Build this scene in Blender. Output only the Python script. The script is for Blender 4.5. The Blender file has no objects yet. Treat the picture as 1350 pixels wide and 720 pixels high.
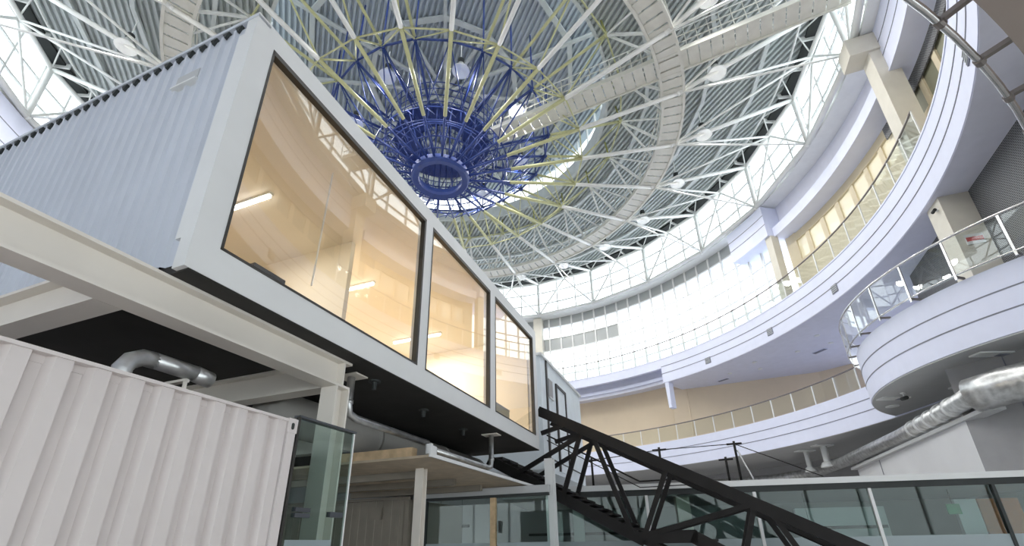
import bpy, math, random
from mathutils import Vector, Matrix
random.seed(7)
R = math.radians
sc = bpy.context.scene
col = sc.collection

# ---------------------------------------------------------------- camera, world, exposure
cam_d = bpy.data.cameras.new('camera'); cam = bpy.data.objects.new('camera', cam_d); col.objects.link(cam)
cam_d.sensor_width = 36.0; cam_d.lens = 16.658; cam_d.shift_y = 90.0/1350.0
cam_d.clip_start = 0.05; cam_d.clip_end = 300
cam.matrix_world = Matrix.Translation((0, 0, 1.7)) @ Matrix.Rotation(R(90+23.26), 4, 'X') @ Matrix.Rotation(R(-1.04), 4, 'Z')
sc.camera = cam
w = bpy.data.worlds.new('sky'); sc.world = w; w.use_nodes = True
bg = w.node_tree.nodes['Background']; bg.inputs[0].default_value = (0.93, 0.97, 1.0, 1); bg.inputs[1].default_value = 1.6
sc.view_settings.view_transform = 'Standard'; sc.view_settings.look = 'None'
sc.view_settings.exposure = 1.25; sc.view_settings.gamma = 1.0; sc.view_settings.use_curve_mapping = False
sc.cycles.use_denoising = True
sc.cycles.max_bounces = 10; sc.cycles.diffuse_bounces = 6; sc.cycles.transparent_max_bounces = 24
sc.cycles.caustics_reflective = False; sc.cycles.caustics_refractive = False

# ---------------------------------------------------------------- frames of reference
YAW = R(21.13)
UX = Vector((math.cos(YAW), -math.sin(YAW), 0)); UY = Vector((math.sin(YAW), math.cos(YAW), 0)); UZ = Vector((0, 0, 1))
CX, CY = -3.098, 16.715                       # axis of the round hall
def LP(x, y, z): return UX*x + UY*y + UZ*z     # container grid -> world
def PP(r, a, z, c=(CX, CY)): return Vector((c[0]+r*math.cos(R(a)), c[1]+r*math.sin(R(a)), z))
SP = [-3.65 + 15*k for k in range(24)]          # spokes of the dome

# ---------------------------------------------------------------- materials
def mat(name, rgb, rough=0.5, metal=0.0, noise=0.06, scale=3.0, bump=0.0, bscale=60, spec=0.5):
    m = bpy.data.materials.new(name); m.use_nodes = True
    nt = m.node_tree; b = nt.nodes['Principled BSDF']
    b.inputs['Roughness'].default_value = rough; b.inputs['Metallic'].default_value = metal
    b.inputs['Specular IOR Level'].default_value = spec
    tc = nt.nodes.new('ShaderNodeTexCoord'); n = nt.nodes.new('ShaderNodeTexNoise')
    n.inputs['Scale'].default_value = scale; n.inputs['Detail'].default_value = 4
    nt.links.new(tc.outputs['Object'], n.inputs['Vector'])
    r = nt.nodes.new('ShaderNodeValToRGB'); e = r.color_ramp.elements
    e[0].position = 0.3; e[1].position = 0.7
    e[0].color = tuple(max(0, c*(1-noise)) for c in rgb)+(1,); e[1].color = tuple(min(1, c*(1+noise)) for c in rgb)+(1,)
    nt.links.new(n.outputs['Fac'], r.inputs['Fac']); nt.links.new(r.outputs['Color'], b.inputs['Base Color'])
    if bump:
        n2 = nt.nodes.new('ShaderNodeTexNoise'); n2.inputs['Scale'].default_value = bscale
        nt.links.new(tc.outputs['Object'], n2.inputs['Vector'])
        bp = nt.nodes.new('ShaderNodeBump'); bp.inputs['Strength'].default_value = bump; bp.inputs['Distance'].default_value = 0.01
        nt.links.new(n2.outputs['Fac'], bp.inputs['Height']); nt.links.new(bp.outputs['Normal'], b.inputs['Normal'])
    return m
def glass(name, tint=(1, 1, 1), ior=1.45, rough=0.0, refl=1.0):
    m = bpy.data.materials.new(name); m.use_nodes = True; nt = m.node_tree
    for n in list(nt.nodes):
        if n.type != 'OUTPUT_MATERIAL': nt.nodes.remove(n)
    out = [n for n in nt.nodes if n.type == 'OUTPUT_MATERIAL'][0]
    t = nt.nodes.new('ShaderNodeBsdfTransparent'); t.inputs[0].default_value = tint+(1,)
    g = nt.nodes.new('ShaderNodeBsdfGlossy'); g.inputs['Roughness'].default_value = rough
    g.inputs[0].default_value = (refl, refl, refl, 1)
    f = nt.nodes.new('ShaderNodeFresnel'); f.inputs[0].default_value = ior
    ge = nt.nodes.new('ShaderNodeNewGeometry'); mp = nt.nodes.new('ShaderNodeMapRange')   # same index seen from either side of the sheet
    mp.inputs['To Min'].default_value = ior; mp.inputs['To Max'].default_value = 1.0/ior
    nt.links.new(ge.outputs['Backfacing'], mp.inputs['Value']); nt.links.new(mp.outputs['Result'], f.inputs[0])
    mx = nt.nodes.new('ShaderNodeMixShader')
    nt.links.new(f.outputs[0], mx.inputs[0]); nt.links.new(t.outputs[0], mx.inputs[1]); nt.links.new(g.outputs[0], mx.inputs[2])
    nt.links.new(mx.outputs[0], out.inputs[0]); return m
def emis(name, rgb, s):
    m = bpy.data.materials.new(name); m.use_nodes = True; b = m.node_tree.nodes['Principled BSDF']
    b.inputs['Base Color'].default_value = rgb+(1,); b.inputs['Emission Color'].default_value = rgb+(1,); b.inputs['Emission Strength'].default_value = s
    return m
def frosted(name, rgb, a=0.6):
    m = bpy.data.materials.new(name); m.use_nodes = True; nt = m.node_tree
    b = nt.nodes['Principled BSDF']; b.inputs['Base Color'].default_value = rgb+(1,); b.inputs['Roughness'].default_value = 0.35
    b.inputs['Alpha'].default_value = a
    return m
def grid_mat(name, dark, light, sx, sy, gap):
    # perforated sheet: small round-edged cells, too fine to build singly
    m = mat(name, light, 0.6, 0.0, 0.05)
    nt = m.node_tree; b = nt.nodes['Principled BSDF']
    br = nt.nodes.new('ShaderNodeTexBrick'); br.offset = 0.5
    br.inputs['Color1'].default_value = dark+(1,); br.inputs['Color2'].default_value = dark+(1,); br.inputs['Mortar'].default_value = light+(1,)
    br.inputs['Scale'].default_value = 1.0; br.inputs['Mortar Size'].default_value = gap
    br.inputs['Brick Width'].default_value = sx; br.inputs['Row Height'].default_value = sy
    uv = nt.nodes.new('ShaderNodeUVMap'); nt.links.new(uv.outputs[0], br.inputs['Vector'])
    nt.links.new(br.outputs['Color'], b.inputs['Base Color']); return m

M = dict(
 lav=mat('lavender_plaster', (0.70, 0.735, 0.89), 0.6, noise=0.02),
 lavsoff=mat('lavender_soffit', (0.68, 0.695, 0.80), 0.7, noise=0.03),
 groove=mat('shadow_gap', (0.22, 0.23, 0.28), 0.8),
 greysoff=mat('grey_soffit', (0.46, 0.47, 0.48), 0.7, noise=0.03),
 brown=mat('shade_toned_soffit', (0.26, 0.22, 0.20), 0.7, noise=0.1, scale=1),  # grey soffit with the dim warm light mixed into its colour
 cream=mat('cream_paint', (0.64, 0.56, 0.40), 0.6, noise=0.02),
 column=mat('column_cream', (0.66, 0.63, 0.55), 0.6, noise=0.03),
 beige=mat('beige_wall', (0.72, 0.60, 0.44), 0.7, noise=0.03, scale=1),
 paint=mat('white_steel_paint', (0.86, 0.87, 0.85), 0.4, noise=0.03),
 creamsteel=mat('cream_steel', (0.72, 0.71, 0.65), 0.5, noise=0.06),
 yellow=mat('yellow_green_steel', (0.56, 0.56, 0.31), 0.45, noise=0.08),
 olive=mat('olive_steel', (0.30, 0.31, 0.08), 0.5, noise=0.1),
 blue=mat('blue_steel', (0.026, 0.055, 0.23), 0.45, noise=0.12),
 deck=mat('corrugated_deck', (0.44, 0.475, 0.475), 0.45, 0.0, noise=0.05, scale=0.6),
 lantern=mat('corrugated_lantern_deck', (0.42, 0.47, 0.52), 0.45, 0.0, noise=0.05, scale=0.6),
 purlin=mat('grey_purlin', (0.55, 0.58, 0.58), 0.5),
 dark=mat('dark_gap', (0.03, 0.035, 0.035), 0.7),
 alu=mat('aluminium_frame', (0.72, 0.73, 0.72), 0.4, noise=0.03),
 greypane=frosted('grey_blind_pane', (0.36, 0.38, 0.38), 1.0),
 pane=glass('clear_pane', (0.97, 0.99, 0.99), 1.35),
 shopglass=glass('container_glass', (0.97, 0.96, 0.93), 1.55),
 railglass=glass('rail_glass', (0.95, 0.97, 0.96), 1.5),
 greenglass=glass('greenish_glass', (0.74, 0.82, 0.80), 1.33),
 frost=frosted('frosted_film', (0.30, 0.36, 0.38), 0.85),
 steel=mat('brushed_steel', (0.62, 0.62, 0.62), 0.25, 1.0, noise=0.1),
 duct=mat('galvanised_duct', (0.55, 0.56, 0.56), 0.35, 0.85, noise=0.3, scale=6, bump=0.2, bscale=8),
 rail=mat('dark_handrail', (0.22, 0.20, 0.19), 0.35, 0.6),
 whitebox=mat('blue_white_sheet', (0.55, 0.585, 0.65), 0.35, 0.15, noise=0.05, scale=1.2),
 frame=mat('white_frame', (0.68, 0.69, 0.69), 0.45, noise=0.02),
 gasket=mat('black_gasket', (0.03, 0.028, 0.025), 0.5),
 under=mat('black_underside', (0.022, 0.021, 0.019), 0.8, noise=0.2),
 beam=mat('warm_white_beam', (0.72, 0.68, 0.62), 0.45, noise=0.05, scale=1.5),
 lower=mat('off_white_container', (0.64, 0.59, 0.575), 0.42, noise=0.04, scale=1.5),
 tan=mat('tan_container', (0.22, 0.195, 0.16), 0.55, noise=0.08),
 black=mat('black_steel', (0.012, 0.011, 0.011), 0.6, noise=0.2, spec=0.2),
 room=mat('interior_plaster', (0.85, 0.79, 0.67), 0.7, noise=0.02),
 roomceil=mat('interior_ceiling', (0.76, 0.72, 0.64), 0.7, noise=0.02),
 ply=mat('plywood', (0.46, 0.38, 0.28), 0.7, noise=0.15, scale=5),
 timber=mat('pine_timber', (0.55, 0.40, 0.24), 0.6, noise=0.2, scale=8),
 floor=mat('floor_tile', (0.62, 0.60, 0.58), 0.35, noise=0.06),
 bluebox=mat('pale_blue_container', (0.70, 0.76, 0.80), 0.5, noise=0.04),
 whitewall=mat('white_panel', (0.70, 0.71, 0.73), 0.4, noise=0.04, scale=0.7),
 greywall=mat('grey_panel', (0.30, 0.30, 0.31), 0.5, noise=0.05),
 orange=mat('orange_panel', (0.52, 0.17, 0.05), 0.5),
 lampwhite=mat('lamp_shade_white', (0.75, 0.77, 0.77), 0.3),
 tube=emis('lit_tube', (1.0, 0.97, 0.92), 2.5),
 warm=emis('lit_strip', (1.0, 0.86, 0.62), 9.0),
 plant=mat('leaf_green', (0.10, 0.30, 0.05), 0.4, noise=0.3),
 pot=mat('grey_pot', (0.3, 0.3, 0.3), 0.6),
 olivebox=mat('grey_olive_box', (0.38, 0.37, 0.28), 0.6),
 darkblue=mat('dark_grey_plastic', (0.06, 0.065, 0.075), 0.4),
 mesh=grid_mat('dark_perforated_sheet', (0.03, 0.03, 0.035), (0.26, 0.27, 0.28), 0.18, 0.10, 0.016),
 blind=frosted('cream_blind', (0.86, 0.80, 0.60), 0.75), olivepane=frosted('olive_dark_pane', (0.24, 0.24, 0.17), 1.0),
 dimduct=mat('dull_grey_duct', (0.30, 0.29, 0.27), 0.5),
 green=mat('green_plate', (0.05, 0.32, 0.14), 0.4),
 red=mat('red_paint', (0.55, 0.06, 0.06), 0.5),
)

# ---------------------------------------------------------------- mesh helpers
class MB:
    def __init__(s): s.v = []; s.f = []; s.uv = None
    def add(s, vs, fs):
        b = len(s.v); s.v += [Vector(p) for p in vs]; s.f += [tuple(b+i for i in f) for f in fs]; return s
    def hexa(s, p):      # 8 corners: bottom 4 ccw, top 4 ccw
        return s.add(p, [(3, 2, 1, 0), (4, 5, 6, 7), (0, 1, 5, 4), (1, 2, 6, 5), (2, 3, 7, 6), (3, 0, 4, 7)])
    def lbox(s, x0, x1, y0, y1, z0, z1):   # box on the container grid
        return s.hexa([LP(x0, y0, z0), LP(x1, y0, z0), LP(x1, y1, z0), LP(x0, y1, z0), LP(x0, y0, z1), LP(x1, y0, z1), LP(x1, y1, z1), LP(x0, y1, z1)])
    def wbox(s, x0, x1, y0, y1, z0, z1):
        return s.hexa([(x0, y0, z0), (x1, y0, z0), (x1, y1, z0), (x0, y1, z0), (x0, y0, z1), (x1, y0, z1), (x1, y1, z1), (x0, y1, z1)])
    def bar(s, p, q, wd, h, up=UZ):        # rectangular bar from p to q
        p = Vector(p); q = Vector(q); d = (q-p).normalized(); sd = d.cross(up)
        if sd.length < 1e-4: sd = d.cross(Vector((1, 0, 0)))
        sd.normalize(); u = sd.cross(d).normalized(); a = sd*wd/2; b = u*h/2
        return s.hexa([p-a-b, p+a-b, q+a-b, q-a-b, p-a+b, p+a+b, q+a+b, q-a+b])
    def tube(s, p, q, r, n=8): return s.path([p, q], r, n)
    def path(s, pts, r, n=8, closed=False):
        pts = [Vector(p) for p in pts]; m = len(pts); rings = []
        ref = None
        for i, p in enumerate(pts):
            if closed: d = (pts[(i+1) % m]-pts[i-1])
            else: d = pts[min(i+1, m-1)]-pts[max(i-1, 0)]
            d.normalize()
            if ref is None: ref = d.orthogonal().normalized()
            a = (ref-d*ref.dot(d))
            if a.length < 1e-5: a = d.orthogonal()
            a.normalize(); ref = a; b = d.cross(a)
            k = r
            if not closed and 0 < i < m-1:
                c = (pts[i]-pts[i-1]).normalized().dot(d); k = r/max(c, 0.6) if False else r
            rings.append([p+a*(k*math.cos(2*math.pi*j/n))+b*(k*math.sin(2*math.pi*j/n)) for j in range(n)])
        vs = [v for g in rings for v in g]; fs = []
        for i in range(m if closed else m-1):
            i2 = (i+1) % m
            for j in range(n):
                j2 = (j+1) % n; fs.append((i*n+j, i*n+j2, i2*n+j2, i2*n+j))
        if not closed: fs += [tuple(range(n))[::-1], tuple((m-1)*n+j for j in range(n))]
        return s.add(vs, fs)
    def arc(s, prof, a0, a1, n, c=(CX, CY), full=False):   # sweep closed profile [(r,z)] around an axis
        k = len(prof); vs = []; m = n if full else n+1
        for i in range(m):
            a = a0+(a1-a0)*i/n
            vs += [PP(r, a, z, c) for r, z in prof]
        fs = []
        for i in range(n):
            i2 = (i+1) % m
            for j in range(k):
                j2 = (j+1) % k; fs.append((i*k+j, i*k+j2, i2*k+j2, i2*k+j))
        if not full: fs += [tuple(range(k))[::-1], tuple(n*k+j for j in range(k))]
        return s.add(vs, fs)
    def prism(s, poly, z0, z1):
        n = len(poly); vs = [(p[0], p[1], z0) for p in poly]+[(p[0], p[1], z1) for p in poly]
        fs = [tuple(range(n))[::-1], tuple(range(n, 2*n))]+[(i, (i+1) % n, n+(i+1) % n, n+i) for i in range(n)]
        return s.add(vs, fs)
    def lathe(s, prof, base, n=16):        # open profile [(r,h)] around vertical through base
        b = Vector(base); vs = []; k = len(prof)
        for i in range(n):
            a = 2*math.pi*i/n; vs += [b+Vector((r*math.cos(a), r*math.sin(a), h)) for r, h in prof]
        fs = [(i*k+j, ((i+1) % n)*k+j, ((i+1) % n)*k+j+1, i*k+j+1) for i in range(n) for j in range(k-1)]
        return s.add(vs, fs)
def rectprof(r0, r1, z0, z1): return [(r0, z0), (r1, z0), (r1, z1), (r0, z1)]

MATR = {}
def empty(name, loc, rz=0.0):
    o = bpy.data.objects.new(name, None); o.location = loc; o.rotation_euler = (0, 0, rz); o.empty_display_size = 0.2
    col.objects.link(o); MATR[o.name] = Matrix.Translation(loc) @ Matrix.Rotation(rz, 4, 'Z'); return o
def mesh(name, mb, m, smooth=False, inv=None):
    me = bpy.data.meshes.new(name); vs = [inv @ v for v in mb.v] if inv else mb.v
    me.from_pydata([tuple(v) for v in vs], [], mb.f); me.materials.append(M[m] if isinstance(m, str) else m)
    if smooth: me.polygons.foreach_set('use_smooth', [True]*len(me.polygons))
    me.update(); return me
def wm(o): return MATR.get(o.name, Matrix.Identity(4))
def obj(name, mb, m, parent=None, smooth=False, label=None):
    inv = wm(parent).inverted() if parent is not None else None
    o = bpy.data.objects.new(name, mesh(name, mb, m, smooth, inv)); col.objects.link(o)
    if parent is not None: o.parent = parent; MATR[o.name] = wm(parent)
    if label: o['label'] = label
    return o
def tag(o, label, cat=None, group=None, kind=None):
    o['label'] = label
    if cat: o['category'] = cat
    if group: o['group'] = group
    if kind: o['kind'] = kind
    return o
def struct(o, label=None):
    o['kind'] = 'structure'
    if label: o['label'] = label
    return o
def spin(name, me, parent, angs):       # copies of one mesh turned about the parent's axis
    for a in angs:
        o = bpy.data.objects.new(name, me); col.objects.link(o); o.parent = parent; o.rotation_euler = (0, 0, R(a))
AX = Matrix.Translation((CX, CY, 0))
def pm(name, mb, m, smooth=False): return mesh(name, mb, m, smooth, AX.inverted())   # mesh about the hall's axis
def copy_tree(o, parent=None):
    c = o.copy(); col.objects.link(c); c.parent = parent
    for ch in list(o.children): copy_tree(ch, c)
    return c
def add_uv(o, s):
    me = o.data; uv = me.uv_layers.new(name='UVMap')
    for p in me.polygons:
        n = p.normal; h = Vector((-n.y, n.x, 0))
        if h.length < 1e-3: h = Vector((1, 0, 0))
        h.normalize(); v = n.cross(h)
        for li in p.loop_indices:
            q = me.vertices[me.loops[li].vertex_index].co; uv.data[li].uv = (q.dot(h)*s, q.dot(v)*s)

# ================================================================ THE SETTING
fl = MB(); fl.arc([(0.01, -0.2), (30, -0.2), (30, 0.0), (0.01, 0.0)], 0, 360, 64, full=True)
struct(obj('floor', fl, 'floor'), 'grey tiled floor of the round hall')

# ---- roof deck: corrugated sheet, ribs all one way
RD = R(-24.0); ra = Vector((math.sin(RD), math.cos(RD), 0)); rb = Vector((math.cos(RD), -math.sin(RD), 0))
def ribbed(rin, rout, z, pitch, h):
    mb = MB(); lines = []; s = -rout+0.01
    while s < rout-pitch:
        for f, dz in ((0.0, 0), (0.42, 0), (0.54, h), (0.88, h)): lines.append((s+f*pitch, dz))
        s += pitch
    for sg in (1, -1):
        prev = None
        for s, dz in lines:
            ti = math.sqrt(max(rin*rin-s*s, 0)); to = math.sqrt(max(rout*rout-s*s, 0))
            c = Vector((CX, CY, z+dz)); cur = (c+rb*s+ra*(sg*ti), c+rb*s+ra*(sg*to))
            if prev: mb.add([prev[0], prev[1], cur[1], cur[0]], [(0, 1, 2, 3)])
            prev = cur
    return mb
ceil = obj('ceiling', ribbed(7.8, 16.15, 20.62, 0.23, 0.12), 'deck'); struct(ceil, 'grey corrugated metal roof deck around the skylight drum')
cp = MB(); cp.arc(rectprof(7.8, 16.9, 20.80, 20.95), 0, 360, 96, full=True); obj('roof_slab', cp, 'deck', ceil)
cp = MB(); cp.arc(rectprof(7.72, 7.85, 20.55, 21.35), 0, 360, 72, full=True); obj('drum_curb', cp, 'purlin', ceil)
obj('drum_deck', ribbed(0.0, 8.1, 22.62, 0.23, 0.12), 'lantern', ceil, label='blue-grey corrugated top deck over the skylight drum')
cp = MB(); cp.arc([(0.01, 22.76), (8.3, 22.76), (8.3, 22.9), (0.01, 22.9)], 0, 360, 64, full=True); obj('drum_slab', cp, 'lantern', ceil)
cp = MB(); cp.arc(rectprof(15.75, 16.4, 20.50, 20.60), 0, 360, 96, full=True); obj('dark_eaves_strip', cp, 'dark', ceil)
# purlins below the drum deck: two polygons and radial bars
for rr in (3.6, 6.4):
    for k in range(12):
        b = MB(); b.bar(PP(rr, 30*k+8, 22.5), PP(rr, 30*k+38, 22.5), 0.22, 0.10); obj('purlin', b, 'purlin', ceil)
for k in range(12):
    b = MB(); b.bar(PP(0.4, 30*k+8, 22.42), PP(7.7, 30*k+8, 22.42), 0.14, 0.12); obj('purlin', b, 'purlin', ceil)
# purlins below the main deck: sagging dark shadow lines in the photo
for rr in (9.6, 12.2, 14.4):
    for k in range(24):
        b = MB(); b.bar(PP(rr, SP[k], 20.52), PP(rr, SP[k]+15, 20.52), 0.16, 0.14); obj('purlin', b, 'purlin', ceil)

# ---- clerestory ring
win1 = empty('window_1', (CX, CY, 0)); struct(win1, 'ring of tall clerestory panes under the roof edge')
p = MB(); p.arc(rectprof(16.44, 16.46, 17.62, 20.5), 0.1, 4.9, 2); me = pm('pane', p, 'pane'); spin('pane', me, win1, [SP[0]+5*k for k in range(72)])
p = MB(); p.arc(rectprof(16.40, 16.52, 17.6, 20.5), -0.14, 0.14, 1); me = pm('mullion', p, 'alu'); spin('mullion', me, win1, [SP[0]+5*k for k in range(72)])
for z in (18.55, 19.5):
    p = MB(); p.arc(rectprof(16.41, 16.50, z, z+0.08), 0, 360, 72, full=True); obj('transom', p, 'alu', win1)
p = MB(); p.arc(rectprof(16.3, 16.6, 20.36, 20.5), 0, 360, 72, full=True); obj('head_rail', p, 'paint', win1)
p = MB(); p.arc(rectprof(16.0, 16.02, 20.42, 20.62), -0.25, 0.25, 1); me = pm('bracket', MB().bar(PP(15.6, 0, 20.5), PP(16.4, 0, 20.5), 0.07, 0.24), 'paint'); spin('bracket', me, win1, [SP[0]+5*k for k in range(72)])
win2 = empty('window_2', (CX, CY, 0)); struct(win2, 'ring of skylight panes round the raised roof drum')
p = MB(); p.arc(rectprof(7.80, 7.82, 21.36, 22.5), 0.1, 7.4, 2); me = pm('pane', p, 'pane'); spin('pane', me, win2, [SP[0]+7.5*k for k in range(48)])
p = MB(); p.arc(rectprof(7.76, 7.86, 21.35, 22.55), -0.2, 0.2, 1); me = pm('mullion', p, 'alu'); spin('mullion', me, win2, [SP[0]+7.5*k for k in range(48)])

# ---- glazed facade beside the upper gallery
FR = 16.95
win3 = empty('window_3', (CX, CY, 0)); struct(win3, 'tall glazed curtain wall of white panes above the upper gallery')
zz = [12.02, 12.9, 13.9, 14.85, 15.8, 16.75, 17.6]
grey_me = {}; clear_me = {}
for i in range(6):
    p = MB(); p.arc(rectprof(FR, FR+0.03, zz[i]+0.03, zz[i+1]-0.03), 0.1, 2.9, 1)
    clear_me[i] = pm('pane', p, 'pane'); grey_me[i] = pm('pane', p, 'greypane')
na = 28
for i in range(6):
    for k in range(na):
        a = 12.5+3*k
        grey = (i == 5 and 20 < a) or (i == 3 and 50 < a+1)
        spin('tilted_pane' if grey else 'pane', (grey_me if grey else clear_me)[i], win3, [a])
p = MB(); p.arc(rectprof(FR-0.06, FR+0.06, 12.0, 17.65), -0.17, 0.17, 1); spin('mullion', pm('mullion', p, 'alu'), win3, [12.5+3*k for k in range(na+1)])
for z in zz:
    p = MB(); p.arc(rectprof(FR-0.05, FR+0.05, z-0.03, z+0.03), 12.5, 12.5+3*na, na); obj('transom', p, 'alu', win3)

# ---- ring beam fascias under the clerestory
p = MB(); p.arc(rectprof(16.25, 17.6, 17.45, 17.6), -215, 100, 150); o = obj('trim_1', p, 'paint'); struct(o, 'white sill ring below the clerestory')
def fascia(a0, a1, n, r, z0, z1, parent, m='lav', grooves=(0.38, 0.68), depth=0.25, c=(CX, CY)):
    p = MB(); p.arc(rectprof(min(r, r+depth), max(r, r+depth), z0, z1), a0, a1, n, c); o = obj('fascia', p, m, parent)
    for g in grooves:
        z = z0+(z1-z0)*g
        q = MB(); q.arc(rectprof(r-0.012, r+0.01, z-0.016, z+0.016), a0, a1, n, c); obj('groove', q, 'groove', o)
    return o
up = empty('trim_2', (CX, CY, 0)); struct(up, 'lavender stepped bulkhead under the clerestory on the right')
fascia(-75, -18, 40, 16.6, 15.6, 17.44, up)
fascia(-18, 10.4, 20, 16.5, 15.55, 16.05, up, grooves=())
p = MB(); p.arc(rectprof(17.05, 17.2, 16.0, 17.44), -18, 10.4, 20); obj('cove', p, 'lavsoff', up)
p = MB(); p.arc(rectprof(16.52, 17.1, 16.055, 16.08), -18, 10.4, 20); obj('ledge', p, 'lav', up)
fascia(10.4, 19.6, 8, 16.15, 15.6, 17.38, up)
p = MB(); p.arc(rectprof(16.41, 18.6, 15.61, 17.36), 10.42, 19.58, 8); obj('bulkhead_core', p, 'lav', up)
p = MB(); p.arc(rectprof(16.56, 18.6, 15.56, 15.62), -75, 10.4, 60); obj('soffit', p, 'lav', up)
up2 = empty('trim_3', (CX, CY, 0)); struct(up2, 'lavender grooved bulkhead under the clerestory on the far left')
fascia(-215, -150, 40, 16.2, 14.9, 17.38, up2)
# ---- gallery wall with lit windows (cream), upper level
gw = empty('wall_gallery', (CX, CY, 0)); struct(gw, 'cream back wall of the upper gallery with a row of windows')
GR = 17.25
p = MB(); p.arc(rectprof(GR, GR+0.2, 12.0, 14.05), -75, 11, 60); obj('parapet_wall', p, 'cream', gw)
p = MB(); p.arc(rectprof(GR, GR+0.2, 15.12, 15.5), -75, 11, 60); obj('lintel', p, 'cream', gw)
for k in range(24):
    a = 8.6-3.4*k
    p = MB(); p.arc(rectprof(GR+0.02, GR+0.16, 14.05, 15.12), -0.42, 0.42, 1); spin('pier', pm('pier', p, 'cream'), gw, [a+1.35])
    p = MB(); p.arc(rectprof(GR+0.08, GR+0.10, 14.05, 15.12), -1.3, 1.3, 1); spin('pane', pm('pane', p, 'blind' if a > -12 else 'olivepane'), gw, [a-0.35])
p = MB(); p.arc(rectprof(GR, GR+0.25, 12.0, 15.6), 8.9, 11.0, 2); obj('end_pier', p, 'cream', gw)
p = MB(); p.arc(rectprof(GR-0.04, GR+0.01, 14.95, 15.46), -60, -12.5, 40); o = obj('dark_louvre', p, 'mesh', gw); add_uv(o, 2.2)
p = MB(); p.add([PP(GR, 11.2, 12), PP(19.5, 13.5, 12), PP(19.5, 13.5, 15.6), PP(GR, 11.2, 15.6)], [(0, 1, 2, 3)]); 
# ---- upper gallery slab
ga = empty('floor_upper', (CX, CY, 0)); struct(ga, 'lavender curved edge and soffit of the upper gallery')
fascia(-80, 41, 110, 16.12, 10.52, 12.0, ga)
p = MB(); p.arc(rectprof(16.1, 16.3, 12.0, 12.06), -80, 100, 150); obj('edge_cap', p, 'lav', ga)
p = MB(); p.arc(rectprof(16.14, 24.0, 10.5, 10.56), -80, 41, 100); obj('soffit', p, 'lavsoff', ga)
p = MB(); p.arc(rectprof(16.3, 24.0, 11.9, 12.0), -80, 100, 100); obj('floor_slab', p, 'lav', ga)
fascia(41, 100, 50, 16.12, 11.45, 12.0, ga, grooves=())
p = MB(); p.arc(rectprof(16.9, 17.1, 10.75, 11.95), 41, 100, 40); obj('recessed_band', p, 'lavsoff', ga)
p = MB(); p.arc(rectprof(16.75, 17.0, 10.95, 11.15), 41, 100, 40); obj('lower_band', p, 'lav', ga)
p = MB(); p.arc(rectprof(16.95, 18.6, 10.96, 11.02), 41, 100, 40); obj('soffit', p, 'lavsoff', ga)
# fin under the slab's end
p = MB(); a = PP(16.15, 40.7, 0); b = PP(16.15, 39.8, 0); c_ = PP(16.6, 39.8, 0); d_ = PP(16.6, 40.7, 0)
p.hexa([a+UZ*8.95+(b-a)*0.2, b+UZ*8.95-(b-a)*0.1, c_+UZ*8.95, d_+UZ*8.95, a+UZ*10.6, b+UZ*10.6, c_+UZ*10.6, d_+UZ*10.6]); obj('fin', p, 'lav', ga)
# beige wall behind the middle gallery: flat part right of the fin, curved part left of it
wb = MB(); A = Vector((10.0, 28.95, 0)); B = Vector((17.5, 25.75, 0)); n_ = (B-A).normalized(); q_ = Vector((-n_.y, n_.x, 0))*0.2
wb.hexa([A+UZ*6, B+UZ*6, B+q_+UZ*6, A+q_+UZ*6, A+UZ*10.55, B+UZ*10.55, B+q_+UZ*10.55, A+q_+UZ*10.55])
struct(obj('wall_mezzanine', wb, 'beige'), 'plain beige wall behind the middle gallery')
wb = MB(); B2 = Vector((20.5, 22.0, 0)); wb.hexa([B+UZ*6, B2+UZ*6, B2+q_+UZ*6, B+q_+UZ*6, B+UZ*10.55, B2+UZ*10.55, B2+q_+UZ*10.55, B+q_+UZ*10.55])
struct(obj('wall_mezzanine_corner', wb, 'beige'), 'beige wall returning beside the round balcony')
wb = MB(); wb.arc(rectprof(18.3, 18.5, 6, 10.98), 40.2, 105, 40); struct(obj('wall_rotunda', wb, 'beige'), 'curved beige wall left of the lavender fin')
# dark perforated wall on the right behind the cream column
wb = MB(); A = Vector((14.6, 15.1, 0)); B = Vector((12.75, 10.6, 0)); Cc = Vector((10.6, 5.4, 0)); 
for P0, P1 in ((A, B), (B, Cc)):
    d = (P1-P0).normalized(); q_ = Vector((-d.y, d.x, 0))*0.15
    wb.hexa([P0+UZ*7.3, P1+UZ*7.3, P1+q_+UZ*7.3, P0+q_+UZ*7.3, P0+UZ*10.5, P1+UZ*10.5, P1+q_+UZ*10.5, P0+q_+UZ*10.5])
o = struct(obj('wall_perforated', wb, 'mesh'), 'dark perforated metal wall right of the cream column'); add_uv(o, 2.2)
# ---- middle gallery slab
gc = empty('floor_middle', (CX, CY, 0)); struct(gc, 'lavender curved edge and grey soffit of the middle gallery')
fascia(-12, 100, 100, 17.3, 5.82, 7.28, gc)
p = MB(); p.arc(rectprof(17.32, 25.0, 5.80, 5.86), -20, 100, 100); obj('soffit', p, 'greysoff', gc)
p = MB(); p.arc(rectprof(17.32, 25.0, 7.2, 7.3), -20, 100, 100); obj('floor_slab', p, 'lav', gc)
LC = (16.95, 12.0); LR = 6.05
gl = empty('floor_balcony', (LC[0], LC[1], 0)); struct(gl, 'round lavender balcony bulging out on the right')
fascia(88, 262, 80, LR, 5.9, 7.52, gl, c=LC, grooves=(0.34, 0.64), depth=-0.25)
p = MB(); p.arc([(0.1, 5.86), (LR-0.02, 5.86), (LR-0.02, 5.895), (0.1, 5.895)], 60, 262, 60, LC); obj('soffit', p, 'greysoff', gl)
p = MB(); p.arc([(0.1, 7.4), (LR-0.3, 7.4), (LR-0.3, 7.5), (0.1, 7.5)], 60, 262, 60, LC); obj('floor_slab', p, 'lav', gl)
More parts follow.
